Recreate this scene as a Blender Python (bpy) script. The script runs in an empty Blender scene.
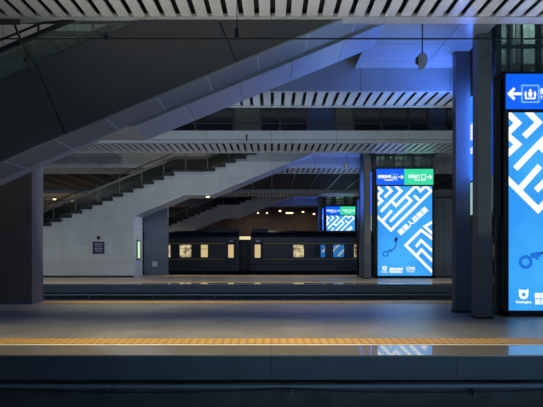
import bpy, bmesh, math, random
from mathutils import Vector, Matrix
random.seed(7)
sc = bpy.context.scene
col = sc.collection
H = 1.75            # camera height over the platform paving
XL, XR = -36.0, 36.0

# ------------------------------------------------------------------ helpers
class MB:
    def __init__(s): s.bm = bmesh.new()
    def quad(s, *pts, mi=0):
        f = s.bm.faces.new([s.bm.verts.new(p) for p in pts]); f.material_index = mi; return f
    def box(s, x0, x1, y0, y1, z0, z1, mi=0):
        v = [s.bm.verts.new(p) for p in ((x0,y0,z0),(x1,y0,z0),(x1,y1,z0),(x0,y1,z0),(x0,y0,z1),(x1,y0,z1),(x1,y1,z1),(x0,y1,z1))]
        for q in ((0,3,2,1),(4,5,6,7),(0,1,5,4),(1,2,6,5),(2,3,7,6),(3,0,4,7)):
            s.bm.faces.new([v[i] for i in q]).material_index = mi
    def prism(s, poly, y0, y1, mi=0):          # polygon in X/Z extruded along Y
        a = [s.bm.verts.new((x, y0, z)) for x, z in poly]
        b = [s.bm.verts.new((x, y1, z)) for x, z in poly]
        n = len(poly)
        s.bm.faces.new(a).material_index = mi
        s.bm.faces.new(b[::-1]).material_index = mi
        for i in range(n):
            s.bm.faces.new((a[i], b[i], b[(i+1) % n], a[(i+1) % n])).material_index = mi
    def prism_x(s, poly, x0, x1, mi=0):        # polygon in Y/Z extruded along X
        a = [s.bm.verts.new((x0, y, z)) for y, z in poly]
        b = [s.bm.verts.new((x1, y, z)) for y, z in poly]
        n = len(poly)
        s.bm.faces.new(a).material_index = mi
        s.bm.faces.new(b[::-1]).material_index = mi
        for i in range(n):
            s.bm.faces.new((a[i], b[i], b[(i+1) % n], a[(i+1) % n])).material_index = mi
    def tube(s, pts, r, n=8, mi=0):
        pts = [Vector(p) for p in pts]; rings = []
        for i, p in enumerate(pts):
            d = (pts[min(i+1, len(pts)-1)] - pts[max(i-1, 0)]).normalized()
            up = Vector((0,0,1)) if abs(d.z) < .9 else Vector((0,1,0))
            a = d.cross(up).normalized(); b = a.cross(d)
            rings.append([s.bm.verts.new(p + r*(math.cos(t*2*math.pi/n)*a + math.sin(t*2*math.pi/n)*b)) for t in range(n)])
        for i in range(len(rings)-1):
            for k in range(n):
                f = s.bm.faces.new((rings[i][k], rings[i][(k+1)%n], rings[i+1][(k+1)%n], rings[i+1][k])); f.smooth = True; f.material_index = mi
        s.bm.faces.new(rings[0][::-1]).material_index = mi; s.bm.faces.new(rings[-1]).material_index = mi
    def lathe(s, prof, c, n=20, mi=0):         # (r, z) profile about a vertical axis at c
        rings = []
        for r, z in prof:
            rings.append([s.bm.verts.new((c[0]+max(r,1e-4)*math.cos(2*math.pi*k/n), c[1]+max(r,1e-4)*math.sin(2*math.pi*k/n), c[2]+z)) for k in range(n)])
        for i in range(len(rings)-1):
            for k in range(n):
                f = s.bm.faces.new((rings[i][k], rings[i][(k+1)%n], rings[i+1][(k+1)%n], rings[i+1][k])); f.smooth = True; f.material_index = mi
        s.bm.faces.new(rings[0][::-1]).material_index = mi; s.bm.faces.new(rings[-1]).material_index = mi
    def stroke(s, pts, w, y, th=.006, mi=0):   # mitred flat line drawn on a vertical board (X/Z), facing -Y
        P = [Vector(p) for p in pts]; n = len(P); L = []; R = []
        for i in range(n):
            d0 = (P[i]-P[i-1]).normalized() if i else (P[1]-P[0]).normalized()
            d1 = (P[i+1]-P[i]).normalized() if i < n-1 else d0
            t = (d0+d1).normalized(); nn = Vector((-t.y, t.x)); k = w/2/max(.35, nn.dot(Vector((-d0.y, d0.x))))
            L.append(P[i]+nn*k); R.append(P[i]-nn*k)
        for i in range(n-1):
            s.prism([tuple(L[i]), tuple(L[i+1]), tuple(R[i+1]), tuple(R[i])], y, y+th, mi)
    def text(s, body, x, z, size, y, rot=0, align='LEFT', bold=0.0, facing='-Y', th=0):
        cu = bpy.data.curves.new('tmp', 'FONT'); cu.body = body; cu.size = size; cu.align_x = align; cu.resolution_u = 3
        o = bpy.data.objects.new('tmp', cu); col.objects.link(o)
        bpy.context.view_layer.update()
        me = bpy.data.meshes.new_from_object(o.evaluated_get(bpy.context.evaluated_depsgraph_get()))
        M = Matrix.Rotation(rot, 4, 'Z')
        B = Matrix.Rotation(math.pi/2, 4, 'X')
        if facing == '+Y': B = Matrix.Rotation(math.pi, 4, 'Z') @ B
        if facing == '-X': B = Matrix.Rotation(-math.pi/2, 4, 'Z') @ B
        T = Matrix.Translation((x, y, z))
        for k, (dx, dz) in enumerate(((0, 0), (bold, 0), (0, bold), (bold, bold)) if bold else ((0, 0),)):
            m2 = me.copy(); m2.transform(T @ B @ M @ Matrix.Translation((dx, dz, .0004*k))); s.bm.from_mesh(m2); bpy.data.meshes.remove(m2)
        bpy.data.objects.remove(o); bpy.data.meshes.remove(me); bpy.data.curves.remove(cu)
    def clip(s, co, no):
        g = s.bm.verts[:]+s.bm.edges[:]+s.bm.faces[:]
        bmesh.ops.bisect_plane(s.bm, geom=g, plane_co=co, plane_no=no, clear_outer=True)
    def build(s, name, mats, parent=None, recalc=True):
        if recalc: bmesh.ops.recalc_face_normals(s.bm, faces=s.bm.faces[:])
        me = bpy.data.meshes.new(name); s.bm.to_mesh(me); s.bm.free()
        for m in (mats if isinstance(mats, (list, tuple)) else [mats]): me.materials.append(m)
        o = bpy.data.objects.new(name, me); col.objects.link(o)
        if parent: o.parent = parent
        return o

def tag(o, label=None, cat=None, group=None, kind=None):
    if label: o['label'] = label
    if cat: o['category'] = cat
    if group: o['group'] = group
    if kind: o['kind'] = kind
    return o
def empty(name, loc=(0,0,0), label=None, cat=None, group=None):
    o = bpy.data.objects.new(name, None); col.objects.link(o); o.location = loc; o.empty_display_size = .2
    return tag(o, label, cat, group)
def struct(o, label=None): return tag(o, label, None, None, 'structure')
def one(name, mat, parent, *boxes):
    m = MB()
    for b in boxes: m.box(*b)
    return m.build(name, mat, parent)
def copy_tree(o, parent=None):
    c = o.copy(); col.objects.link(c)
    if parent: c.parent = parent
    for ch in list(o.children): copy_tree(ch, c)
    return c

# ------------------------------------------------------------------ materials
def lin(r, g, b):
    f = lambda c: (c/255)/12.92 if c/255 <= .04045 else ((c/255+.055)/1.055)**2.4
    return (f(r), f(g), f(b), 1)
def new_mat(name):
    m = bpy.data.materials.new(name); m.use_nodes = True
    nt = m.node_tree; return m, nt, nt.nodes['Principled BSDF']
def mat(name, rgb, rough=.6, metal=0., noise=0., scale=3., spec=.5, bump=0.):
    m, nt, p = new_mat(name)
    p.inputs['Roughness'].default_value = rough; p.inputs['Metallic'].default_value = metal
    p.inputs['Specular IOR Level'].default_value = spec
    c = lin(*rgb); p.inputs['Base Color'].default_value = c
    if noise:
        tc = nt.nodes.new('ShaderNodeTexCoord'); n = nt.nodes.new('ShaderNodeTexNoise'); r = nt.nodes.new('ShaderNodeValToRGB')
        n.inputs['Scale'].default_value = scale; n.inputs['Detail'].default_value = 6
        r.color_ramp.elements[0].position = .3; r.color_ramp.elements[1].position = .7
        r.color_ramp.elements[0].color = tuple(v*(1-noise) for v in c[:3])+(1,); r.color_ramp.elements[1].color = tuple(min(1, v*(1+noise)) for v in c[:3])+(1,)
        nt.links.new(tc.outputs['Object'], n.inputs['Vector']); nt.links.new(n.outputs['Fac'], r.inputs['Fac'])
        nt.links.new(r.outputs['Color'], p.inputs['Base Color'])
        if bump:
            b = nt.nodes.new('ShaderNodeBump'); b.inputs['Strength'].default_value = bump; b.inputs['Distance'].default_value = .01
            nt.links.new(n.outputs['Fac'], b.inputs['Height']); nt.links.new(b.outputs['Normal'], p.inputs['Normal'])
    return m
def tiled(name, rgb, bw, bh, plane='XZ', joint=.012, jdark=.5, rough=.5, metal=0., vary=.06, off=0., noise=.12, spec=.5, rvar=0.):
    """panels or paving: brick texture on two object axes, joints as a darker line"""
    m, nt, p = new_mat(name); c = lin(*rgb)
    tc = nt.nodes.new('ShaderNodeTexCoord'); sp = nt.nodes.new('ShaderNodeSeparateXYZ'); cb = nt.nodes.new('ShaderNodeCombineXYZ')
    nt.links.new(tc.outputs['Object'], sp.inputs[0])
    nt.links.new(sp.outputs[plane[0]], cb.inputs['X']); nt.links.new(sp.outputs[plane[1]], cb.inputs['Y'])
    br = nt.nodes.new('ShaderNodeTexBrick'); br.offset = off; br.squash = 1
    br.inputs['Scale'].default_value = 1; br.inputs['Brick Width'].default_value = bw; br.inputs['Row Height'].default_value = bh
    br.inputs['Mortar Size'].default_value = joint; br.inputs['Mortar Smooth'].default_value = .1
    br.inputs['Color1'].default_value = tuple(v*(1-vary) for v in c[:3])+(1,); br.inputs['Color2'].default_value = tuple(min(1, v*(1+vary)) for v in c[:3])+(1,)
    br.inputs['Mortar'].default_value = tuple(v*jdark for v in c[:3])+(1,)
    nt.links.new(cb.outputs[0], br.inputs['Vector'])
    n = nt.nodes.new('ShaderNodeTexNoise'); n.inputs['Scale'].default_value = 1.1; n.inputs['Detail'].default_value = 7
    nt.links.new(tc.outputs['Object'], n.inputs['Vector'])
    mr = nt.nodes.new('ShaderNodeMapRange'); mr.inputs['To Min'].default_value = 1-noise; mr.inputs['To Max'].default_value = 1+noise
    mr.inputs['From Min'].default_value = .3; mr.inputs['From Max'].default_value = .7
    nt.links.new(n.outputs['Fac'], mr.inputs['Value'])
    mx = nt.nodes.new('ShaderNodeVectorMath'); mx.operation = 'SCALE'
    nt.links.new(br.outputs['Color'], mx.inputs[0]); nt.links.new(mr.outputs[0], mx.inputs['Scale'])
    nt.links.new(mx.outputs[0], p.inputs['Base Color'])
    p.inputs['Roughness'].default_value = rough; p.inputs['Metallic'].default_value = metal; p.inputs['Specular IOR Level'].default_value = spec
    if rvar:
        mr2 = nt.nodes.new('ShaderNodeMapRange'); mr2.inputs['To Min'].default_value = rough-rvar; mr2.inputs['To Max'].default_value = rough+rvar
        nt.links.new(n.outputs['Fac'], mr2.inputs['Value']); nt.links.new(mr2.outputs[0], p.inputs['Roughness'])
    return m
def emis(name, rgb, s=1., noise=None, scale=4.):
    m, nt, p = new_mat(name); c = lin(*rgb)
    p.inputs['Base Color'].default_value = (.02,.02,.02,1); p.inputs['Roughness'].default_value = .25
    p.inputs['Emission Color'].default_value = c; p.inputs['Emission Strength'].default_value = s
    if noise:
        tc = nt.nodes.new('ShaderNodeTexCoord'); n = nt.nodes.new('ShaderNodeTexNoise'); r = nt.nodes.new('ShaderNodeValToRGB')
        n.inputs['Scale'].default_value = scale; n.inputs['Detail'].default_value = 3
        r.color_ramp.elements[0].position = .38; r.color_ramp.elements[1].position = .62
        r.color_ramp.elements[0].color = lin(*noise); r.color_ramp.elements[1].color = c
        nt.links.new(tc.outputs['Object'], n.inputs['Vector']); nt.links.new(n.outputs['Fac'], r.inputs['Fac'])
        nt.links.new(r.outputs['Color'], p.inputs['Emission Color'])
    return m
def glass(name, rgb, alpha=.35, rough=.05, gl=.9):
    m, nt, p = new_mat(name); nt.nodes.remove(p)
    out = nt.nodes['Material Output']
    t = nt.nodes.new('ShaderNodeBsdfTransparent'); t.inputs[0].default_value = lin(*rgb)
    g = nt.nodes.new('ShaderNodeBsdfGlossy'); g.inputs['Roughness'].default_value = rough; g.inputs[0].default_value = (gl,gl,gl,1)
    d = nt.nodes.new('ShaderNodeBsdfDiffuse'); d.inputs[0].default_value = lin(*rgb)
    f = nt.nodes.new('ShaderNodeFresnel'); f.inputs[0].default_value = 1.5
    a = nt.nodes.new('ShaderNodeMixShader'); a.inputs[0].default_value = alpha
    b = nt.nodes.new('ShaderNodeMixShader')
    nt.links.new(t.outputs[0], a.inputs[1]); nt.links.new(d.outputs[0], a.inputs[2])
    nt.links.new(f.outputs[0], b.inputs[0]); nt.links.new(a.outputs[0], b.inputs[1]); nt.links.new(g.outputs[0], b.inputs[2])
    nt.links.new(b.outputs[0], out.inputs[0])
    return m
def tactile_mat(name):
    m, nt, p = new_mat(name)
    tc = nt.nodes.new('ShaderNodeTexCoord'); sp = nt.nodes.new('ShaderNodeSeparateXYZ'); nt.links.new(tc.outputs['Object'], sp.inputs[0])
    w = nt.nodes.new('ShaderNodeMath'); w.operation = 'PINGPONG'; w.inputs[1].default_value = .075
    nt.links.new(sp.outputs['X'], w.inputs[0])
    r = nt.nodes.new('ShaderNodeValToRGB'); mr = nt.nodes.new('ShaderNodeMapRange'); mr.inputs['From Max'].default_value = .075
    nt.links.new(w.outputs[0], mr.inputs['Value']); nt.links.new(mr.outputs[0], r.inputs['Fac'])
    r.color_ramp.elements[0].position = .2; r.color_ramp.elements[1].position = .5
    r.color_ramp.elements[0].color = lin(165,124,62); r.color_ramp.elements[1].color = lin(198,150,75)
    nt.links.new(r.outputs['Color'], p.inputs['Base Color']); p.inputs['Roughness'].default_value = .6
    return m

PAVE = tiled('platform_paving', (138,134,126), 1.2, .6, 'XY', .006, .62, .36, vary=.09, off=.5, noise=.16, rvar=.1)
EDGE = tiled('platform_edge_stone', (150,140,126), 1.6, 3.0, 'XY', .008, .6, .3, vary=.08, noise=.08)
p_ = EDGE.node_tree.nodes['Principled BSDF']; p_.inputs['Coat Weight'].default_value = 1; p_.inputs['Coat Roughness'].default_value = .04; p_.inputs['Coat IOR'].default_value = 1.9
TACT = tactile_mat('tactile_paving')
LINE = mat('line_paint', (225,215,190), .6, noise=.08)
FACE = tiled('platform_face_concrete', (62,72,84), 3.0, 2.0, 'XZ', .012, .6, .8, vary=.04, noise=.12)
DARKC = mat('track_concrete', (78,84,90), .9, noise=.25, scale=2, bump=.3)
BALLAST = mat('track_ballast', (46,46,48), .95, noise=.5, scale=18, bump=.8)
SLAT = mat('slat_aluminium', (186,186,184), .38, .3, noise=.04, scale=1)
BORD = tiled('fascia_aluminium', (176,177,176), 2.4, 5, 'XY', .01, .5, .34, .3, vary=.03, noise=.05)
FASC = tiled('fascia_face', (150,154,158), 3.0, 3.0, 'XZ', .012, .5, .45, .2, vary=.04, noise=.06)
VOID = mat('ceiling_void_black', (8,8,9), .9)
CEIL = tiled('ceiling_panels', (186,188,190), 2.2, 1.4, 'XY', .012, .45, .26, .35, vary=.03, noise=.04)
BULK = tiled('bulkhead_panels', (158,160,160), 2.6, 3, 'XZ', .014, .5, .45, .1, vary=.04, noise=.1)
ROOF = mat('upper_roof_dark', (30,32,35), .9)
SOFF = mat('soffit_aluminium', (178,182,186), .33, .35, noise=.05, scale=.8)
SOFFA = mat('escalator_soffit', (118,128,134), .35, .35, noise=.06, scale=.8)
CLAD = mat('escalator_cladding', (57,59,62), .5, .1, noise=.08, scale=1.2)
SEAM = mat('dark_seam', (24,25,27), .7)
STRIP = mat('joint_strip_metal', (178,184,190), .3, .4)
RUBB = mat('black_rubber', (12,13,16), .45)
STEEL = mat('brushed_steel', (150,150,148), .35, .8)
WALLW = tiled('white_wall_panels', (182,188,190), 1.5, .95, 'XZ', .007, .62, .55, vary=.02, noise=.08)
TREAD = mat('stair_granite', (60,58,56), .6, noise=.2, scale=20)
SKIRT = mat('stepped_skirting_dark', (36,36,36), .7)
RAILP = mat('rail_paint', (100,100,96), .4, .5)
PIER = mat('pier_stone', (100,94,86), .7, noise=.12, scale=2)
COLU = mat('column_grey_stone', (112,112,110), .5, noise=.12, scale=6)
COLB = mat('column_metal', (96,98,102), .32, .5, noise=.04)
CBASE = mat('column_guard_dark', (82,92,108), .45, noise=.08, scale=2)
FRAME = mat('lightbox_frame_black', (16,18,21), .4)
LFRAME = mat('lift_frame_grey', (88,98,98), .45, .3)
LGLASS = glass('lift_glass', (175,188,186), .25)
LINT = mat('lift_interior', (160,164,162), .6, noise=.25, scale=1.5)
BGLASS = glass('balustrade_glass', (222,234,226), .08)
RGLASS = glass('railing_glass', (150,155,148), .02, .2, .3)
DGLASS = glass('dark_partition_glass', (40,50,52), .75)
BLUE = emis('sign_blue', (0,84,238), 1.35)
BLUES = emis('side_sign_blue', (14,84,255), 3.0)
BLUEF = emis('side_sign_blue_far', (14,84,255), 3.0)
GREEN = emis('sign_green', (52,214,160), 1.1)
POST = emis('poster_blue', (62,168,242), 1.1, noise=(44,146,236), scale=.45)
PALE = emis('side_sign_pale', (165,205,200), .9)
WHITE = emis('sign_white', (250,253,255), 1.1)
LTBL = emis('icon_light_blue', (120,185,255), 1.0)
INKB = emis('poster_ink_blue', (28,112,218), 1.0)
INKN = emis('poster_ink_navy', (14,34,110), .8)
WARM = emis('lamp_warm', (255,226,170), 6)
FLAMP = emis('far_lamp_warm', (255,232,185), 1.5)
TRAIN = mat('train_navy_paint', (17,27,46), .3, noise=.05, scale=1, spec=.6)
TROOF = mat('train_roof', (24,34,52), .45, noise=.1)
TSTR = mat('train_yellow_stripe', (196,160,50), .4)
TFRM = mat('train_window_frame', (46,52,62), .35, .5)
TBLK = mat('train_underframe', (12,12,14), .8)
TWLIT = emis('train_window_warm', (235,215,165), .9, noise=(70,60,45), scale=2.2)
TWDR = emis('train_door_window', (235,210,150), .75)
TWDIM = emis('train_window_dim', (120,128,120), .35, noise=(18,22,26), scale=2.5)
TWGL = mat('train_window_glass', (168,172,178), .04, 1.0)
BRICK = tiled('brown_brick', (96,82,72), .6, .22, 'XZ', .012, .6, .8, vary=.15, off=.5, noise=.2)
LOUV = mat('dark_louvre', (30,30,31), .6, .2)
LOUVS = mat('louvre_strip', (105,110,118), .35, .5)
PANEB = mat('clerestory_blue_glass', (34,52,84), .25)
PANED = mat('clerestory_dark_glass', (20,26,34), .15)
PANEG = mat('clerestory_olive_glass', (62,66,58), .3)
MULL = mat('mullion_dark', (26,29,33), .5)
PLAQ = mat('plaque_purple', (40,28,72), .4)
PTXT = mat('plaque_text', (150,140,170), .5)
RUST = mat('fitting_brown', (92,62,48), .6)
CAMW = mat('camera_housing', (170,178,190), .4)
BRONZE = mat('bronze_steel', (66,60,54), .45, .4)
WIRE = mat('catenary_wire', (14,15,17), .5, .3)
CABLE = mat('cable_sheath', (104,114,134), .4)
SLOT = emis('cabinet_green_glow', (200,232,180), 1.1)
BROWN = mat('gusset_brown', (118,98,74), .6, .1)

# ------------------------------------------------------------------ platforms and tracks
def platform(front, back, label, detail):
    m = MB()
    ztop = -.014
    m.box(XL, XR, front+(0.97 if detail else 0.97), back, -.42, 0.0)
    o = m.build('platform_paving', PAVE); struct(o, label)
    one('platform_face', FACE, o, (XL, XR, front, front+.97, -.4, -.02))
    one('platform_base', DARKC, o, (XL, XR, front+.35, back-.35, -1.45, -.40))
    one('edge_paving', EDGE, o, (XL, XR, front-.004, front+.97, -.02, .0))
    one('safety_line', LINE, o, (XL, XR, front+.97, front+1.07, .0, .003))
    one('tactile_strip', TACT, o, (XL, XR, front+1.12, front+1.72, .0, .006))
    one('tactile_strip', TACT, o, (XL, XR, back-.97, back-.32, .0, .006))
    return o
P1 = platform(9.72, 19.6, 'near island platform of grey paving under the black lightbox and stairs', True)
P2 = platform(28.4, 37.5, 'middle island platform behind the first track trench', True)
P3 = platform(54.0, 72.0, 'far island platform behind the dark blue train', True)
for y0, y1 in ((-4, 9.98), (19.25, 28.75), (37.15, 54.35), (71.6, 82)):
    struct(MBo := one('track_bed', BALLAST, None, (XL, XR, y0, y1, -1.75, -1.45)))
# rails only where a train stands
m = MB()
for y in (51.0, 52.43): m.box(XL, XR, y-.035, y+.035, -1.45, -1.25)
struct(m.build('track_rails', STEEL))

# service pipe and sagging cable below the platform edge
for front, lab in ((9.72, 'straight dark service pipe under the edge of the near platform'), (28.4, 'straight dark service pipe under the edge of the middle platform')):
    t = empty('service_pipe', (0, front+.12, -.535), lab, 'pipe', 'service pipes under the platform edges')
    m = MB(); m.tube([(XL,0,0),(-9,0,.01),(0,0,.0),(5,0,.02),(XR,0,.01)], .045); m.build('pipe', CABLE, t)
    for x in range(-12, 13, 3):
        m = MB(); m.box(x+.3, x+.36, -.04, .22, -.17, -.03); m.build('bracket', DARKC, t)
m = MB()
pts = []
for i in range(0, 121):
    x = -9 + i*.15
    pts.append((x, 9.63+.13, -.56 - .055*abs(math.sin((x+9)*math.pi/4.6))))
m.tube(pts, .013, 6)
tag(m.build('sagging_cable', RUBB), 'thin black cable sagging in loops below the near platform edge', 'cable')

# ------------------------------------------------------------------ slatted canopies, ceilings, bulkheads
def slat_strip(y0, y1, z, lip0, lip1, label, fascia=None, riser=None):
    m = MB(); pitch, w = .325, .222
    n = int((XR-XL)/pitch)
    for i in range(n):
        x = XL + i*pitch
        m.box(x, x+w, y0+lip0, y1-lip1, z, z+.03)
    o = m.build('slatted_canopy', SLAT); struct(o, label)
    one('canopy_border', BORD, o, (XL, XR, y0, y0+lip0, z-.015, z+.06), (XL, XR, y1-lip1, y1, z-.015, z+.06))
    one('canopy_void', VOID, o, (XL, XR, y0+.02, y1-.02, z+.22, z+.30))
    if fascia: one('canopy_fascia', FASC, o, (XL, XR, y0-.03, y0, z-.015, fascia))
    if riser: one('canopy_riser', FASC, o, (XL, XR, y1, y1+.03, z-.015, riser))
    return o
ZS, ZC = H+4.8, H+5.42
def canopy(front_y0, front_y1, bulk_y, back_y1, names, hole=(-9.0, 2.34), ZC=H+5.42, ZB=H+4.8):
    slat_strip(front_y0, front_y1, ZS, .07, .36, names[0], fascia=ZS+.57, riser=ZC)
    slat_strip(bulk_y, back_y1, ZB, .10, .22, names[1], riser=ZB+.5)
    m = MB(); m.box(XL, hole[0], front_y1+.03, bulk_y, ZC, ZC+.08); m.box(hole[1], 5.25, front_y1+.03, bulk_y, ZC, ZC+.08); m.box(9.7, XR, front_y1+.03, bulk_y, ZC, ZC+.08)
    struct(m.build('ceiling', CEIL), names[2])
    m = MB(); m.box(XL, XR, bulk_y-.04, bulk_y, ZB-.01, ZC); m.box(hole[0]-.5, 10.2, bulk_y-.04, bulk_y, ZC, 9.8)
    struct(m.build('wall_bulkhead', BULK), names[3])
    m = MB(); m.box(hole[0]-.5, hole[1]+.5, front_y1+.04, front_y1+.1, ZC+.1, 9.8)
    struct(m.build('wall_opening', BULK))
canopy(10.0, 12.85, 17.5, 19.5, ('slatted canopy strip nearest the camera', 'slatted strip over the back edge of the near platform', 'ceiling panels over the near platform', 'panelled bulkhead above the near platform'), (-9.0, 2.42), H+5.2, H+4.55)
canopy(27.7, 30.6, 36.3, 39.2, ('slatted strip over the front edge of the middle platform', 'slatted strip over the back edge of the middle platform', 'ceiling panels over the middle platform', 'bulkhead above the middle platform'))
canopy(53.3, 56.8, 69.0, 72.0, ('slatted strip over the front edge of the far platform', 'slatted strip over the back of the far platform', 'ceiling panels over the far platform', 'bulkhead above the far platform'))
struct(one('roof_upper', ROOF, None, (XL, XR, 8, 84, 9.8, 10.0)))

# clerestory glazing above the canopy of the middle platform
t = empty('window_clerestory', (0, 28.4, ZS+.5)); struct(t, 'dark band of clerestory glazing above the middle canopy')
x = XL; i = 0
cols = [PANED, PANEB, PANEG, PANED, PANEB, PANEB, PANED, PANED, PANEG, PANED]
while x < XR:
    w = random.choice((.9, 1.3, 1.3, 1.8))
    if abs(x) < 14:
        one('window_pane', cols[i % 10] if x < 4 else (PANED if i % 3 else PANEB), t, (x+.04, x+w-.04, .03, .06, 0, 2.6))
    x += w; i += 1
m = MB(); x = XL; random.seed(7)
xs = []
while x < XR:
    w = random.choice((.9, 1.3, 1.3, 1.8)); xs.append(x); x += w
for x in xs:
    m.box(x-.045, x+.045, -.03, .1, 0, 2.6)
for z in (0, .55, 1.3): m.box(XL, XR, -.02, .09, z-.03, z+.03)
m.box(XL, XR, .1, .2, 0, 2.6)
m.build('window_mullions', MULL, t)

# dark louvred ceiling above the train tracks
m = MB()
y = 39.3
while y < 53.2:
    m.box(XL, XR, y, y+.22, H+5.1, H+5.13); y += .34
o = m.build('louvred_ceiling', LOUV); struct(o, 'dark louvred ceiling above the train')
m = MB()
x = -24.0
while x < 24:
    m.box(x, x+.07, 39.3, 53.2, H+5.0, H+5.07); x += 1.6
m.build('louvre_strips', LOUVS, o)
one('louvre_void', VOID, o, (XL, XR, 39.25, 53.25, H+5.4, H+5.45))

# far wall of the station
m = MB(); m.box(XL-14, XR+14, 80, 80.4, -1.5, 10)
struct(m.build('wall_far', BRICK), 'brown brick wall at the far side of the station')

# ------------------------------------------------------------------ stairs
SL = .41
def stair(name, y0, W, label, xo=0., zo=0., reach=5.9, sl2=SL, sa=-5.0):
    t = empty(name, (0, y0, 0), label, 'staircase', 'platform staircases')
    LA, LB, LZ = -5.6+xo, -3.83+xo, 6.13+zo      # landing of the steps
    SA, SB, SZ = sa+xo, -3.5+xo, 4.75+zo       # landing of the soffit
    EX = -7.95+xo; X0 = LA-LZ/SL; XT = SB+reach
    low = [(EX, SZ-sl2*(SA-EX)), (SA, SZ), (SB, SZ), (XT, SZ+SL*reach)]
    top = [(XT, LZ+SL*(XT-LB)), (LB, LZ), (LA, LZ)]
    outline = [(X0, 0), (EX, 0)] + low + top
    for nm, a, b in (('side_wall', 0, .1), ('side_wall', W-.1, W)):
        m = MB(); m.prism([(x, z+(.05 if (x, z) in low else 0)) for x, z in outline], a, b); m.build(nm, WALLW, t)
    # soffit in panels with open joints
    m = MB()
    for (xa, za), (xb, zb) in zip(low[:-1], low[1:]):
        L = xb-xa; n = max(1, round(L/1.12)); g = .007
        for k in range(n):
            x0 = xa+L*k/n+(g if k else 0); x1 = xa+L*(k+1)/n-(g if k < n-1 else 0)
            f = lambda x: za+(zb-za)*(x-xa)/L
            m.prism([(x0, f(x0)), (x1, f(x1)), (x1, f(x1)+.05), (x0, f(x0)+.05)], -.015, W+.015)
    m.build('soffit', SOFF, t)
    m = MB()
    for (xa, za), (xb, zb) in zip(low[:-1], low[1:]):
        m.prism([(xa, za+.05), (xb, zb+.05), (xb, zb+.07), (xa, za+.07)], .1, W-.1)
    m.build('soffit_backing', SEAM, t)
    # treads
    m = MB()
    x, z = X0, 0.0; dx = .295; dz = dx*SL
    while x < LA-.15:
        m.box(x, x+dx+.02, .1, W-.1, z-.25, z+dz); x += dx; z += dz
    m.box(LA, LB, .1, W-.1, LZ-.23, LZ)
    x, z = LB, LZ
    while x < XT-.3:
        m.box(x, x+dx+.02, .1, W-.1, z-.25, z+dz); x += dx; z += dz
    m.build('treads', TREAD, t)
    # stepped skirting standing proud of the wall's top edge
    m = MB(); dx = .59; dz = dx*SL
    k = 1
    while LA-dx*k > X0+.3:                       # lower flight, counted down from the landing
        x = LA-dx*k; z = LZ-dz*k
        m.box(x-.1, x+dx, -.05, .1, z-.04, z+dz*.55+.04); k += 1
    m.box(LA-.1, LB, -.05, .1, LZ-.04, LZ+.1)
    k = 0
    while LB+dx*(k+1) < XT-.1:
        x = LB+dx*k; z = LZ+dz*k
        m.box(x-.1, x+dx, -.05, .1, z-.02, z+dz*.55+.06); k += 1
    m.build('stepped_skirting', SKIRT, t)
    # railings: posts, handrail, lower rail
    def zt(x): return LZ+SL*(x-LB) if x > LB else (LZ if x > LA else LZ+SL*(x-LA))
    xs = [X0+.35+i*1.27 for i in range(18)]
    for yy in (.06, W-.06):
        for x in xs:
            m = MB(); m.box(x-.025, x+.025, yy-.02, yy+.02, zt(x), zt(x)+1.06); m.build('railing_post', RAILP, t)
        line = [X0+.25, LA, LB, 1.7]
        m = MB(); m.tube([(x, yy, zt(x)+1.08) for x in line], .032); m.build('handrail', BRONZE, t)
        m = MB()
        for a, b in zip(line[:-1], line[1:]):
            m.prism([(a, zt(a)+.72), (b, zt(b)+.72), (b, zt(b)+.86), (a, zt(a)+.86)], yy-.012, yy+.012)
        m.build('middle_rail', RAILP, t)
        m = MB()
        for a, b in zip(line[:-1], line[1:]):
            m.prism([(a, zt(a)+.1), (b, zt(b)+.1), (b, zt(b)+.7), (a, zt(a)+.7)], yy-.006, yy+.006)
        m.build('railing_glass', RGLASS, t)
    one('end_wall', WALLW, t, (EX-.11, EX, .1, W-.1, 0, low[0][1]+.04))
    one('wall_plinth', SEAM, t, (X0+.05, EX+.01, -.012, 0, 0, .1))
    return t
stair('staircase', 13.95, 1.66, 'near white staircase with landing and bright metal soffit, beside the dark escalator', .3, -.2, 6.15, .45, -4.68)
stair('staircase', 34.6, 2.4, 'white panelled staircase with landing on the middle platform, with a purple plaque')
stair('staircase', 62.0, 2.4, 'distant white staircase seen above the train roof on the far platform')

# glowing slot in the end wall of the middle stair
t = empty('equipment_cabinet', (-7.945, 35.7, 1.0), 'glowing green upright cabinet on the end wall of the white staircase', 'cabinet')
one('housing', FRAME, t, (.0, .05, -.36, .36, 0, 1.15)); one('screen', SLOT, t, (.05, .058, -.28, .28, .08, 1.08))
# plaque on the stair wall
t = empty('wall_plaque', (-9.97, 34.6, 1.36), 'small square purple notice plaque on the white staircase wall', 'sign')
one('board', PLAQ, t, (-.34, .34, -.03, 0, 0, .7))
for k in range(4):
    m = MB(); m.box(-.24+.05*(k % 2), .24-.05*(k % 2), -.035, -.03, .52-k*.13, .585-k*.13); m.build('text_line', PTXT, t)
t = empty('wall_fitting', (-9.97, 34.6, 2.28), 'small round brown fitting above the purple plaque', 'fitting')
m = MB(); m.tube([(0,0,0),(0,-.06,0)], .11, 14); m.build('housing', RUST, t)
m = MB(); m.tube([(0,-.06,0),(0,-.1,0)], .05, 10); m.build('lens', SEAM, t)
# lamp on the landing soffit
t = empty('soffit_lamp', (-3.75, 35.3, 4.745), 'bright round lamp under the landing of the white staircase', 'lamp')
m = MB(); m.lathe([(.13, -.04), (.15, 0)], (0,0,0)); m.build('housing', CAMW, t)
m = MB(); m.lathe([(.02, -.075), (.09, -.06), (.11, -.04)], (0,0,0)); m.build('diffuser', WARM, t)

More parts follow.
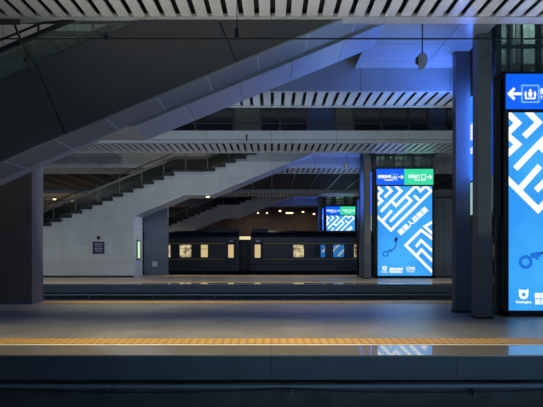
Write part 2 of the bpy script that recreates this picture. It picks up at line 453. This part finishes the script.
# ------------------------------------------------------------------ escalator along the near platform
def escalator():
    t = empty('escalator', (0, 12.62, 0), 'dark grey clad escalator rising to the right over the near platform, with glass balustrade', 'escalator')
    S = .42; W = 1.1
    zs = lambda x: 5.92 + S*x
    zt = lambda x: 7.66 + S*x
    x0, x1 = -14.1, 2.9
    for ya, yb in ((0, .05), (W-.05, W)):
        m = MB()
        # panels with perpendicular joints
        jx = [x0-3] + [-8.6, -4.95, -1.35, 2.25] + [x1+.2]
        for a, b in zip(jx[:-1], jx[1:]):
            g = .012; sk = S*1.74/ (1+S*S) * 1.0
            # joint runs perpendicular to the slope: lower end lies further along +x
            m.prism([(a+g, zt(a+g)), (b-g, zt(b-g)), (b-g+sk, zs(b-g+sk)), (a+g+sk, zs(a+g+sk))], ya, yb)
        m.clip((0,0,0), (0,0,-1))
        m.build('cladding', CLAD, t)
    m = MB(); m.prism([(x0, 0.02), (x1, zs(x1)+.03), (x1, zt(x1)-.03), (x0-3.9, 0.02)], .05, W-.05); m.build('truss', SEAM, t)
    m = MB(); L = x1-x0; n = 16
    for k in range(n):
        a = x0+L*k/n+.006; b = x0+L*(k+1)/n-.006
        m.prism([(a, zs(a)-.02), (b, zs(b)-.02), (b, zs(b)+.02), (a, zs(a)+.02)], -.02, W+.02)
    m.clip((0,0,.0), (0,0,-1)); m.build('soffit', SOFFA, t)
    for k in range(1, n):
        a = x0+L*k/n
        if zs(a) < .1: continue
        m = MB(); m.prism([(a-.012, zs(a-.012)-.028), (a+.012, zs(a+.012)-.028), (a+.012, zs(a+.012)-.018), (a-.012, zs(a-.012)-.018)], 0, W)
        m.build('joint_strip', STRIP, t)
    # glass, handrails, balustrade deck trim
    for yy in (.06, W-.06):
        m = MB(); px = -16.6
        while px < 1.5:
            b = px+2.5-.012
            m.prism([(px, zt(px)), (b, zt(b)), (b, zt(b)+.64), (px, zt(px)+.64)], yy-.006, yy+.006); px += 2.5
        m.build('balustrade_glass', BGLASS, t)
        m = MB(); m.prism([(-16.6, zt(-16.6)+.62), (1.5, zt(1.5)+.62), (1.5, zt(1.5)+.70), (-16.6, zt(-16.6)+.70)], yy-.045, yy+.045); m.build('handrail', RUBB, t)
        m = MB(); m.prism([(-17.5, zt(-17.5)), (2, zt(2)), (2, zt(2)+.03), (-17.5, zt(-17.5)+.03)], yy-.06, yy+.05); m.build('deck_trim', CLAD, t)
    m = MB()
    x = -17.2
    while x < 2:
        m.box(x, x+.4, .2, W-.2, zt(x)-.3, zt(x)-.05); x += .4
    m.build('steps', TREAD, t)
    # leaning bracket post with level arm
    m = MB(); a = -5.03
    d = Vector((S, 0, -1)).normalized()
    base = Vector((a-.0, -.03, zt(a)))
    m.tube([tuple(base-d*.98), tuple(base+d*.06)], .025, 8); m.build('leaning_post', BRONZE, t)
    p = base-d*.98
    m = MB(); m.box(p.x-2.5, p.x+.12, p.y-.03, p.y+.03, p.z-.03, p.z+.05); m.build('level_arm', BRONZE, t)
    q = base-d*.14
    m = MB(); m.tube([(q.x-.1, q.y, q.z), (q.x, q.y, q.z)], .045, 10); m.build('clamp', BRONZE, t)
    return t
escalator()

# ------------------------------------------------------------------ piers and columns
def pier(x0, x1, y0, y1, top, label, mt=None):
    t = empty('stone_pier', ((x0+x1)/2, (y0+y1)/2, 0), label, 'pier', 'stone piers beside the stairs')
    w, d = (x1-x0)/2, (y1-y0)/2
    one('shaft', mt or PIER, t, (-w, w, -d, d, .1, top)); one('plinth', CBASE, t, (-w-.015, w+.015, -d-.015, d+.015, 0, .1))
    return t
pier(-9.6, -7.32, 18.33, 19.24, 6.28, 'broad stone pier at the far left edge of the near platform')
p = pier(-7.86, -6.42, 37.02, 37.46, 4.6, 'dark square pier beside the lit end of the white staircase', CBASE)
one('junction_box', CAMW, p, (-.22, .1, -.25, -.22, .55, .85))

def column(x, y, w, d, top, m_up, label, group=None, dark=True):
    t = empty('platform_column', (x, y, 0), label, 'column', group)
    a, b = w/2, d/2
    one('shaft', m_up, t, (-a, a, -b, b, 2.0, top))
    one('guard', CBASE, t, (-a-.012, a+.012, -b-.012, b+.012, .06, 2.0))
    one('plinth', RUBB, t, (-a-.03, a+.03, -b-.03, b+.03, 0, .06))
    return t
LIFT = [(15.1, 0.0), (33.5, .0), (64.7, 0.0)]
NAMES = ['near', 'middle', 'far']
for (d, sx), nm in zip(LIFT, NAMES):
    k = 0 if nm == 'near' else .2
    column(5.095+k, d+1.0 if nm == 'near' else d+1.2, .385, .3, H+5.2 if nm == 'near' else ZC, COLB, 'bright metal column lit blue, behind the stone one on the %s platform' % nm)
    column(5.195+k/2, d-.3, .34, .4, 9.7, COLU, 'dark stone column in front of the %s platform lift sign' % nm)

# ------------------------------------------------------------------ lift towers and lightboxes
PX0, PX1, PZ0, PZ1 = 5.93, 8.97, .15, H+3.39
HZ0, HZ1 = H+3.475, H+4.36
def pm(cx, cy):            # poster drawing units (photo crop, 8.48 per pixel) to board metres
    return (PX0+(cx-43)/466*(PX1-PX0), PZ1-(cy+10)/758*(PZ1-PZ0))
def low(cx, cy): return (((cx/6.79+365)-372)*8.484, ((cy/6.79+220)-188)*8.484)
MAZE = [
 [(36,-12),(80,30),(36,72)], [(36,75),(80,112),(36,152)],
 [(110,-22),(160,28),(104,82)], [(188,-22),(245,30),(160,112),(200,155),(372,-16)],
 [(160,112),(70,205)], [(290,78),(330,112),(150,288)],
 [(36,242),(158,362),(500,30),(455,-14)], [(82,288),(165,195)],
 [(372,-16),(410,30),(452,-12)], [(355,68),(398,108)],
 [low(470,10),low(405,48),low(470,105)],
 [low(470,140),low(380,72),low(275,175),low(470,368)],
 [low(345,185),low(380,142),low(470,225)], [low(352,243),low(382,205),low(470,292)],
]
def lightbox(d, first, label):
    y = d
    t = empty('advertising_lightbox', (0, y, 0), label, 'lightbox', None)
    if first: t.location.x = .04
    m = MB()
    m.box(5.80, PX0, 0, .3, 0, PZ1+.0); m.box(PX1, 9.1, 0, .3, 0, PZ1)
    m.box(5.80, 9.1, 0, .3, 0, PZ0); m.box(5.80, 9.1, .02, .3, PZ1, HZ0); m.box(5.80, 5.86, .0, .3, PZ1, HZ1+.05); m.box(9.04, 9.1, 0, .3, PZ1, HZ1+.05)
    m.box(5.80, 9.1, 0, .3, HZ1, HZ1+.05); m.box(5.82, 9.08, .08, .28, .05, HZ1)
    m.build('frame', FRAME, t)
    one('poster', POST, t, (PX0, PX1, .03, .06, PZ0, PZ1))
    hb = one('header_panel', BLUE, t, (5.86, 7.41, .02, .06, HZ0, HZ1)); hb['label'] = 'blue header panel'
    hg = one('header_panel', GREEN, t, (7.41, 9.04, .02, .06, HZ0, HZ1)); hg['label'] = 'green header panel'
    m = MB()
    for i, ln in enumerate(MAZE):
        m.stroke([pm(*p) for p in ln], .15, .018+.0002*i, .006)
    m.clip((PX0+.002,0,0), (-1,0,0)); m.clip((PX1-.002,0,0), (1,0,0)); m.clip((0,0,PZ1-.002), (0,0,1))
    m.build('maze_pattern', WHITE, t)
    # slogan along the diagonal, six square glyphs
    m = MB()
    a = Vector(pm(238, 408)); b = Vector(pm(478, 192)); ang = math.atan2(b.y-a.y, b.x-a.x)
    L = (b-a).length/6
    for k, ch in enumerate('圖國人器園圖'):
        p = a.lerp(b, k/6)
        m.text(ch, p.x, p.y, L*.98, .022-.001*k, rot=ang, bold=.018)
    m.build('slogan_lettering', WHITE, t)
    # small swimmer figure trailing from a ring
    m = MB()
    P = lambda cx, cy: (PX0+((cx/15.5+375)-377.1)/54.9*(PX1-PX0), PZ1-((cy/15.5+236)-186.8)/88.9*(PZ1-PZ0))
    c = P(155, 278); ring = [(c[0]+.135*math.cos(u*math.pi/10), c[1]+.135*math.sin(u*math.pi/10)) for u in range(21)]
    m.stroke(ring, .08, .024)
    m.stroke([P(190,235), P(225,228), P(262,222)], .13, .022); m.stroke([P(205,215), P(225,250)], .07, .0215); m.stroke([P(225,240), P(245,262)], .05, .021)
    m.build('swimmer_figure', INKB, t)
    m = MB()
    m.stroke([P(262,222), P(292,200), P(315,150), P(325,100)], .045, .022); m.stroke([P(312,95), P(322,50), P(325,25)], .14, .021); m.stroke([P(300,55), P(345,50)], .07, .0205)
    m.build('diver_figure', INKN, t)
    # logos along the foot
    m = MB()
    Q = lambda cx, cy: (PX0+((cx/12.07+375)-377.1)/54.9*(PX1-PX0), PZ1-((cy/12.07+260)-186.8)/88.9*(PZ1-PZ0))
    c = Q(110, 103)
    m.stroke([(c[0]+.085*math.cos(u*math.pi/10), c[1]+.085*math.sin(u*math.pi/10)) for u in range(21)], .065, .022)
    m.stroke([(c[0]-.1, c[1]+.05), (c[0]-.09, c[1]+.13)], .05, .021); m.stroke([(c[0]+.1, c[1]+.05), (c[0]+.09, c[1]+.13)], .05, .021)
    m.build('round_logo', WHITE, t); m = MB()
    q = Q(64, 150); m.text('ThinkingSun', q[0], q[1], .082, .02, bold=.005)
    m.build('logo_lettering', WHITE, t); m = MB()
    q = Q(168, 122); m.text('國圖品器園', q[0], q[1], .15, .02, bold=.01)
    m.build('logo_lettering', WHITE, t); m = MB()
    q = Q(170, 155); m.text('圖國園器品', q[0], q[1], .145, .02, bold=.006)
    m.build('logo_lettering', WHITE, t); m = MB()
    q = Q(372, 122); m.text('CMK', q[0], q[1], .24, .02, bold=.012)
    m.build('logo_lettering', WHITE, t); m = MB()
    q = Q(380, 148); m.text('国品器园', q[0], q[1], .11, .02)
    m.build('logo_lettering', WHITE, t)
    # header lettering
    zc = (HZ0+HZ1)/2+.0
    def arrow(m, x, z, s, dirn, y):
        m.stroke([(x-.16*s*1, z), (x+.16*s*1, z)], .075*s, y)
        tip = x+dirn*.2*s
        m.stroke([(tip-dirn*.15*s, z+.15*s), (tip, z), (tip-dirn*.15*s, z-.15*s)], .075*s, y-.001)
    def liftbox(x, z, s, y):
        mm = MB(); h = s/2
        mm.stroke([(x-h, z-h), (x+h, z-h), (x+h, z+h), (x-h, z+h), (x-h, z-h)], s*.085, y)
        mm.build('icon_border', LTBL, t)
        m.stroke([(x-.27*s, z-.05*s), (x-.27*s, z-.28*s), (x+.27*s, z-.28*s), (x+.27*s, z-.05*s)], s*.09, y)
        for ox, r, zz in ((0, 1.25, 0), (-.28, .8, -.02), (.28, .8, -.02)):
            m.prism([(x+ox*s-.07*s*r, z+zz*s-.14*s*r), (x+ox*s+.07*s*r, z+zz*s-.14*s*r), (x+ox*s+.1*s*r, z+zz*s+.08*s*r), (x+ox*s-.1*s*r, z+zz*s+.08*s*r)], y, y+.006)
            cc = (x+ox*s, z+zz*s+.16*s*r)
            m.prism([(cc[0]+.065*s*r*math.cos(u*math.pi/5), cc[1]+.065*s*r*math.sin(u*math.pi/5)) for u in range(10)], y, y+.006)
    m = MB()
    if first:
        arrow(m, 6.13, H+3.86, .92, -1, .012)
        m.build('arrow', WHITE, t); m = MB()
        liftbox(6.48, H+3.86, .42, .012)
        m.build('lift_icon', WHITE, t); m = MB()
        m.text('便捷换乘', 6.71, H+3.86, .165, .014, bold=.007)
        m.build('header_lettering', WHITE, t); m = MB()
        m.text('Transfer', 6.72, H+3.72, .12, .014, bold=.004)
        m.build('header_lettering', WHITE, t); m = MB()
    else:
        m.text('便捷换乘', 5.93, H+3.86, .185, .014, bold=.014)
        m.build('header_lettering', WHITE, t); m = MB()
        m.text('Transfer', 6.28, H+3.70, .15, .014, bold=.006)
        m.build('header_lettering', WHITE, t); m = MB()
        liftbox(6.88, H+3.90, .34, .012)
        m.build('lift_icon', WHITE, t); m = MB()
        arrow(m, 7.21, H+3.91, .7, 1, .012)
        m.build('arrow', WHITE, t); m = MB()
    m.text('出站口', 7.62, H+3.86, .22, .014, bold=.014)
    m.build('header_lettering', WHITE, t); m = MB()
    m.text('Way Out', 7.98, H+3.70, .16, .014, bold=.004)
    m.build('header_lettering', WHITE, t); m = MB()
    m.stroke([(8.38, H+3.78), (8.6, H+3.78), (8.6, H+4.04), (8.38, H+4.04), (8.38, H+3.78)], .035, .014)
    m.build('exit_icon', WHITE, t); m = MB()
    arrow(m, 8.8, H+3.91, .75, 1, .012)
    m.build('arrow', WHITE, t); m = MB()
    m.bm.free()
    return t
def side_box(d, label):
    t = empty('side_lightbox', (5.66, d+.15, 0), label, 'lightbox', None)
    one('frame', FRAME, t, (-.06, .12, -.1, 2.5, 2.5, H+4.3))
    one('blue_panel', BLUES if d < 60 else BLUEF, t, (-.075, -.06, -.02, 2.42, H+1.86, H+4.2))
    one('pale_panel', PALE, t, (-.075, -.06, -.02, 2.42, H+.9, H+1.80))
    for body, z, size, y0 in (('便捷换乘', H+3.0, .52, 2.3), ('Transfer', H+2.6, .36, 2.2), ('电梯', H+1.25, .34, 1.2)):
        m = MB(); m.text(body, -.083, z, size, y0, facing='-X', bold=.012); m.build('lettering', WHITE, t)
    return t
def lift_tower(d, label):
    t = empty('lift_tower', (7.45, d+.35, 0), label, 'lift', None)
    x0, x1, y1, top = -1.6, 1.6, 1.9, 9.6
    for px in (x0, x0+1.05, x1-1.05, x1):
        for py in (0, y1):
            one('frame_post', LFRAME, t, (px-.07, px+.07, py-.0, py+.12, 0, top))
    m = MB()
    for z in (HZ1+.12, HZ1+.82, HZ1+1.9, HZ1+2.7):
        m.box(x0, x1, .02, .10, z-.05, z+.05); m.box(x0, x1, y1, y1+.1, z-.05, z+.05)
        m.box(x0-.05, x0+.05, .1, y1, z-.05, z+.05); m.box(x1-.05, x1+.05, .1, y1, z-.05, z+.05)
    for px in (x0+.28, x0+.62, 0, x1-.62, x1-.28): m.box(px-.025, px+.025, .04, .09, HZ1+.1, top)
    m.build('frame_rails', LFRAME, t)
    one('front_glass', LGLASS, t, (x0+.07, x1-.07, .055, .07, HZ1+.1, top))
    one('side_glass', DGLASS, t, (x0-.01, x0+.005, .12, y1, 0, top))
    one('side_glass', DGLASS, t, (x1-.005, x1+.01, .12, y1, 0, top))
    one('inner_wall', LINT, t, (x0+.1, x1-.1, 1.6, 1.7, 0, top))
    m = MB(); m.box(-.9, -.3, 1.2, 1.5, HZ1+.2, HZ1+.6); m.box(-1.2, 1.2, 1.3, 1.4, HZ1+.6, HZ1+.75); m.box(-.62, -.5, 1.3, 1.4, HZ1+.7, top); m.box(.5, .62, 1.3, 1.4, HZ1+.7, top)
    m.build('hoist_gear', MULL, t)
    return t
for i, ((d, _), nm) in enumerate(zip(LIFT, NAMES)):
    lab = ['large maze poster lightbox with left arrow header, cut off at the right', 'maze poster lightbox with blue and green header on the middle platform', 'small distant maze poster lightbox behind the train roof'][i]
    lightbox(d, i == 0, lab)
    side_box(d, ['narrow blue side lightbox seen edge on between the near columns', 'narrow blue side lightbox left of the middle maze poster', 'narrow side lightbox left of the distant maze poster'][i])
    lift_tower(d, 'glass lift tower behind the %s maze lightbox' % ['near', 'middle', 'distant'][i])

# lightbox on the back of the middle lift tower, mirrored in the carriage windows
t = empty('rear_lightbox', (6.9, 36.17, 0), 'blue lightbox on the back of the middle lift tower, seen mirrored in the carriage windows', 'lightbox')
one('frame', FRAME, t, (-1.75, 1.75, 0, .16, 0, 4.6)); one('poster', POST, t, (-1.65, 1.65, .16, .175, .4, 4.5))
m = MB()
for a, b in (((-1.5, 1.2), (-.2, 2.5)), ((-.9, .8), (1.0, 2.7)), ((.2, .8), (1.5, 2.1)), ((-1.4, 2.4), (.4, 4.2))): m.stroke([a, b], .18, .176)
m.build('maze_pattern', WHITE, t)
# dark partition beside the lift on the middle platform
t = empty('service_kiosk', (10.1, 34.0, 0), 'dark panelled service enclosure right of the middle maze lightbox', 'kiosk')
one('panels', CBASE, t, (-.9, -.32, 0, 2.2, .1, 4.4), (-.3, .28, 0, 2.2, .1, 4.4), (.3, .9, 0, 2.2, .1, 4.4)); one('plinth', RUBB, t, (-.92, .92, -.02, 2.22, 0, .1)); one('capping', LFRAME, t, (-.95, .95, -.04, 2.24, 4.4, 4.5))

# ------------------------------------------------------------------ fittings on the ceilings
def cctv(x, y, label):
    t = empty('hanging_camera', (x, y, ZC), label, 'camera', 'hanging cameras')
    m = MB(); m.tube([(0,0,0),(0,0,-.92)], .018); m.build('drop_rod', BRONZE, t)
    m = MB(); m.lathe([(.05,-1.24),(.1,-1.2),(.12,-1.12),(.12,-.98),(.08,-.92),(.03,-.9)], (0,0,0), 16); m.build('housing', CAMW, t)
    m = MB(); m.lathe([(.02,-1.3),(.06,-1.28),(.08,-1.22)], (0,0,0), 14); m.build('dome', CAMW, t)
    m = MB(); m.box(-.15,-.09,-.05,.05,-1.16,-1.0); m.build('bracket', BRONZE, t)
cctv(3.52, 14.0, 'pale camera hanging on a rod from the blue lit near ceiling')
cctv(4.0, 32.0, 'small pale camera hanging on a rod from the middle platform ceiling')
t = empty('ceiling_downlight', (3.12, 15.5, ZC), 'oval recessed ceiling light right of the stair soffit', 'lamp')
m = MB(); m.lathe([(.1,-.03),(.15,-.02),(.17,0)], (0,0,0)); m.build('trim_ring', BRONZE, t)
m = MB(); m.lathe([(.02,-.04),(.08,-.035),(.1,-.03)], (0,0,0)); m.build('diffuser', emis('downlight_cool', (240,240,255), 1.2), t)

# contact wires
m = MB(); m.tube([(XL, 8.5, H+2.94), (-3, 8.5, H+2.95), (XR, 8.5, H+2.95)], .011, 6)
t = m.build('contact_wire', WIRE); tag(t, 'thin black overhead wire crossing the whole picture near the top', 'wire', None)
m = MB(); m.tube([(-.49, 8.5, H+2.95), (-.49, 8.5, H+6)], .006, 6); m.build('dropper', WIRE, t)
m = MB(); m.tube([(-.49, 8.5, H+2.94), (-.49, 8.5, H+3.09)], .03, 8); m.build('clamp', WIRE, t)
m = MB(); m.tube([(-2.35, 8.5, H+2.93), (-2.35, 8.5, H+3.0)], .03, 8); m.build('clamp', WIRE, t)
m = MB(); m.tube([(XL, 26.6, H+4.73), (-1, 26.6, H+4.75), (XR, 26.6, H+4.75)], .014, 6)
t = m.build('contact_wire', WIRE); tag(t, 'thin overhead wire in front of the middle canopy fascia', 'wire', None)
m = MB(); m.tube([(-1.1, 26.6, H+4.7), (-1.1, 26.6, H+5.0)], .035, 8); m.build('clamp', WIRE, t)

# ------------------------------------------------------------------ train
TY = 50.2
tx = lambda u: (u-271.5)*TY/600
def car(xa, xb, label, wins, doors, st, ac):
    t = empty('train_carriage', ((xa+xb)/2, TY, -1.25), label, 'train', None)
    cx = (xa+xb)/2; A, B = xa-cx, xb-cx; Z0 = 1.25
    prof = [(0,.05-.3+Z0),(0,2.55+Z0),(.06,2.78+Z0),(3.04,2.78+Z0),(3.1,2.55+Z0),(3.1,-.25+Z0)]
    m = MB(); m.prism_x(prof, A, B); m.build('body', TRAIN, t)
    m = MB(); m.prism_x([(.03,2.78+Z0),(.25,2.98+Z0),(.8,3.12+Z0),(1.55,3.16+Z0),(2.3,3.12+Z0),(2.85,2.98+Z0),(3.07,2.78+Z0)], A+.05, B-.05); m.build('roof', TROOF, t)
    for a, b in ac:
        m = MB(); m.box(a-cx, b-cx, .5, 2.6, 3.0+Z0, 3.3+Z0); m.build('roof_unit', TROOF, t)
        m = MB(); m.box(a-cx+.1, b-cx-.1, .25, .5, 2.95+Z0, 3.2+Z0); m.build('roof_fairing', TROOF, t)
    for z in (2.03, .71):
        one('yellow_stripe', TSTR, t, (st[0]-cx, st[1]-cx, -.008, 0, z+Z0, z+.05+Z0))
    for a, b, mt in wins:
        f = MB(); z0, z1 = .9+Z0, 1.93+Z0; a -= cx; b -= cx
        f.box(a-.06,a,-.02,.0,z0-.06,z1+.06); f.box(b,b+.06,-.02,.0,z0-.06,z1+.06); f.box(a,b,-.02,0,z0-.06,z0); f.box(a,b,-.02,0,z1,z1+.06); f.box(a,b,-.015,0,z0+.68,z0+.71)
        w = f.build('carriage_window', TFRM, t); one('pane', mt, w, (a, b, -.008, .0, z0, z1))
    for a, b in doors:
        a -= cx; b -= cx
        dd = one('carriage_door', TROOF, t, (a-.28, b+.28, -.014, 0, .0+Z0, 2.3+Z0))
        one('door_window', TWDR, dd, (a, b, -.022, -.014, .86+Z0, 1.95+Z0))
        one('number_plate', CAMW, t, (a+.1, b-.05, -.02, 0, 2.12+Z0+.05, 2.33+Z0))
    one('underframe', TBLK, t, (A+.4, B-.4, .3, 2.8, .45, 1.1))
    for c in (A+3.2, B-3.2):
        m = MB()
        for wx in (-1.2, 1.2):
            for wy in (.8, 2.23): m.tube([(c+wx, wy-.06, .457), (c+wx, wy+.06, .457)], .457, 20)
        m.box(c-1.8, c+1.8, .7, 2.4, .4, .7); m.build('bogie', TBLK, t)
    return t
car(tx(238.5)-25.5, tx(238.8), 'left dark navy carriage with lit windows beside the gangway',
    [(tx(150), tx(157), TWDIM), (tx(163), tx(170.4), TWLIT), (tx(179.8), tx(191.2), TWLIT), (tx(201), tx(207.8), TWDR)], [(tx(228.3), tx(233.6))], (tx(238.5)-24, tx(225)), [(tx(204), tx(237.5)), (-22, -19)])
car(tx(251), tx(251)+25.5, 'right dark navy carriage with windows reflecting the blue poster',
    [(tx(293.3), tx(303.8), TWLIT), (tx(314.6), tx(325), TWGL), (tx(333.2), tx(344), TWGL), (tx(354), tx(364), TWLIT), (tx(376), tx(386), TWDIM)], [(tx(254.8), tx(260.5))], (tx(264), tx(251)+24), [(tx(251.5), tx(268)), (12, 16)])
t = empty('carriage_gangway', ((tx(238.8)+tx(251))/2, TY+.6, -.2), 'dark rubber gangway between the two navy carriages with a lit top panel', 'gangway')
w = (tx(251)-tx(238.8))/2
m = MB()
for k in range(9): m.box(-w+2*w*k/9+.01, -w+2*w*(k+1)/9-.01, .02*(k % 2), 1.9, .0, 2.62)
m.build('bellows', RUBB, t)
one('lit_panel', emis('gangway_light', (240,225,165), 1.0), t, (-w+.04, w-.06, -.02, .0, 2.58, 2.84)); one('end_post', TROOF, t, (-.05, .05, -.04, 0, .1, 2.5))
one('buffer_beam', TBLK, t, (-w, w, .3, 1.5, -.6, 0))

# ------------------------------------------------------------------ far lamps
k = 0
for u, v, wd in ((258,213,.22),(267,213,.22),(280,211,.35),(289.5,213,1.0),(303,212,.3),(314,214,.3)):
    y = 79.9; x = (u-271.5)*y/600; z = H+(247-v)*y/600
    left = u < 120
    order = ['leftmost', 'second', 'third', 'fourth', 'fifth', 'rightmost'][k]; k += 1
    t = empty('wall_lamp', (x, y, z), 'small bright %s lamp, %s along the brown far wall' % ('wide' if wd > .5 else 'warm', order), 'lamp', 'lamps on the far wall')
    one('housing', FRAME, t, (-wd/2-.05, wd/2+.05, 0, .1, -.2, .2)); one('lens', FLAMP, t, (-wd/2, wd/2, -.06, 0, -.1, .1))
for u, v, nm in ((54.5,198.8,'left'), (73,201,'middle'), (97,199.2,'right')):
    y = 58.5; x = (u-271.5)*y/600; z = H+(247-v)*y/600
    t = empty('pendant_lamp', (x, y, z), 'small bright pendant lamp seen above the stair railing, %s of three' % nm, 'lamp', 'pendant lamps over the far platform')
    m = MB(); m.tube([(0,0,.12),(0,0,ZS-z+.02)], .02); m.build('drop_rod', FRAME, t)
    m = MB(); m.lathe([(.1,.16),(.2,.06),(.2,.02)], (0,0,0)); m.build('shade', FRAME, t)
    m = MB(); m.lathe([(.05,-.13),(.16,-.07),(.17,.02)], (0,0,0)); m.build('bulb', FLAMP, t)
for u, v, wd in ((66.5,216,.9),(73,216,.4),(47,219,.25)):
    y = 79.9; x = (u-271.5)*y/600; z = H+(247-v)*y/600
    t = empty('lit_window', (x, y, z), 'small lit window low on the far wall, %s of three' % ('left' if u < 50 else 'middle' if u < 68 else 'right'), 'window', 'lit windows on the far wall')
    one('window_frame', FRAME, t, (-wd/2-.05, wd/2+.05, 0, .1, -.35, .35)); one('pane', emis('lit_window_glow', (255,240,190), 1.3), t, (-wd/2, wd/2, -.02, 0, -.3, .3))

# ------------------------------------------------------------------ light
def spot(x, y, z, power, colr, size=2.2, blend=1., rot=(0,0,0), rad=.15):
    l = bpy.data.lights.new('platform_light', 'SPOT'); l.energy = power; l.color = colr; l.spot_size = size; l.spot_blend = blend; l.shadow_soft_size = rad
    o = bpy.data.objects.new('platform_light', l); col.objects.link(o); o.location = (x, y, z); o.rotation_euler = rot
    return o
W1 = (1, .89, .58)
def area(x, y, z, sx, sy, power, colr, rot=(0,0,0)):
    l = bpy.data.lights.new('fill_area_light', 'AREA'); l.shape = 'RECTANGLE'; l.size = sx; l.size_y = sy; l.energy = power; l.color = colr
    o = bpy.data.objects.new('fill_area_light', l); col.objects.link(o); o.location = (x, y, z); o.rotation_euler = rot
    return o
for x, p in ((-8.5, 150), (-4.5, 1000), (-1, 1500), (2.2, 1300)):
    spot(x, 10.9, ZS-.05, p, W1, 1.3)
for x in (-14, -9, -4, 1):
    spot(x, 18.9, H+4.5, 900 if x < 0 else 500, W1, 1.2)
for x in (-13, -6, 1, 8):
    spot(x, 30, ZS-.05, 600, (1,.92,.78), 2.1)
    spot(x, 37.6, ZS-.05, 900, (1,.9,.65), 1.6)
for x in (-20, -10, 0, 10):
    spot(x, 57, ZS-.05, 1000, (1,.9,.75), 2.3)
for x in (-30, -24, -18):
    spot(x, 75, 6.2, 3200, (1,.78,.42), 2.8)
for x in (-2, 4):
    spot(x, 76, 8.0, 600, (1,.85,.7), 2.6)
# fill lights added down in the track trenches, aimed up at the canopies
area(5, 6.5, -1.3, 13, .8, 300, (.45, .75, 1), (math.pi, 0, 0))
area(2, 20.0, -1.25, 34, .4, 900, (.74, .93, 1), (math.pi, 0, 0))
area(-4, 19.75, 6.1, 24, .2, 420, (.86, .97, 1), (1.0, 0, 0))  # added fill under the near canopy's back edge, aimed at the middle staircase
area(0, 43, -1.3, 60, 1.0, 500, (.8, .9, 1), (math.pi, 0, 0))
# unseen fill lights added under the upper roof and in the stair openings
area(0, 21.5, 9.6, 30, .3, 28, (.75, .88, 1), (.9, 0, 0))
area(-5.5, 15.2, 9.6, 8, .6, 60, (1, .97, .88))
area(-5.5, 33.5, 9.6, 8, .6, 80, (1, .97, .88))
l = area(6, 8.0, -1.2, 21, .3, 215, (1, .95, .86), (math.pi-.35, 0, 0)); l.data.spread = math.radians(38)  # added narrow-beam fill from the trench onto the nearest slatted canopy
for d, pw in ((15.1, 420), (33.5, 230), (64.7, 110)):      # area lights added to strengthen the glow of the blue side panels
    area(5.57, d+1.35, H+3.03, 2.3, 2.4, pw, (.07, .22, 1), (math.pi/2, 0, math.pi/2))
for y, p in ((35.8, 260),):
    l = spot(-4.0, y, 4.6, p, (1, .98, .92), 1.1); l.rotation_euler = Vector((-1, 0, -.75)).to_track_quat('-Z', 'Y').to_euler()
def point(x, y, z, power, colr, r=.1):
    l = bpy.data.lights.new('lift_fill_light', 'POINT'); l.energy = power; l.color = colr; l.shadow_soft_size = r
    o = bpy.data.objects.new('lift_fill_light', l); col.objects.link(o); o.location = (x, y, z)
for x in (-21.2, -19.3, -17):
    spot(x, 58.6, H+4.2, 500, (1, .78, .42), 2.4, rot=(.6, 0, 0))
for d, _ in LIFT:  # unseen fill added inside each lift tower to brighten its glass
    point(7.3, d+.9, 8.2, 220, (.85, 1, .95))

w = bpy.data.worlds.new('night'); sc.world = w; w.use_nodes = True
bg = w.node_tree.nodes['Background']; bg.inputs[0].default_value = (.36, .58, .82, 1); bg.inputs[1].default_value = .2

# ------------------------------------------------------------------ camera
cam = bpy.data.cameras.new('camera'); co = bpy.data.objects.new('camera', cam); col.objects.link(co)
co.location = (0, 0, H); co.rotation_euler = (math.pi/2, 0, 0)
cam.sensor_width = 36; cam.lens = 600/543*36; cam.shift_y = 43.5/543; cam.clip_end = 300
sc.camera = co
sc.view_settings.view_transform = 'Standard'; sc.view_settings.look = 'None'; sc.view_settings.exposure = 0; sc.view_settings.gamma = 1
sc.cycles.use_denoising = True; sc.cycles.sample_clamp_indirect = 4
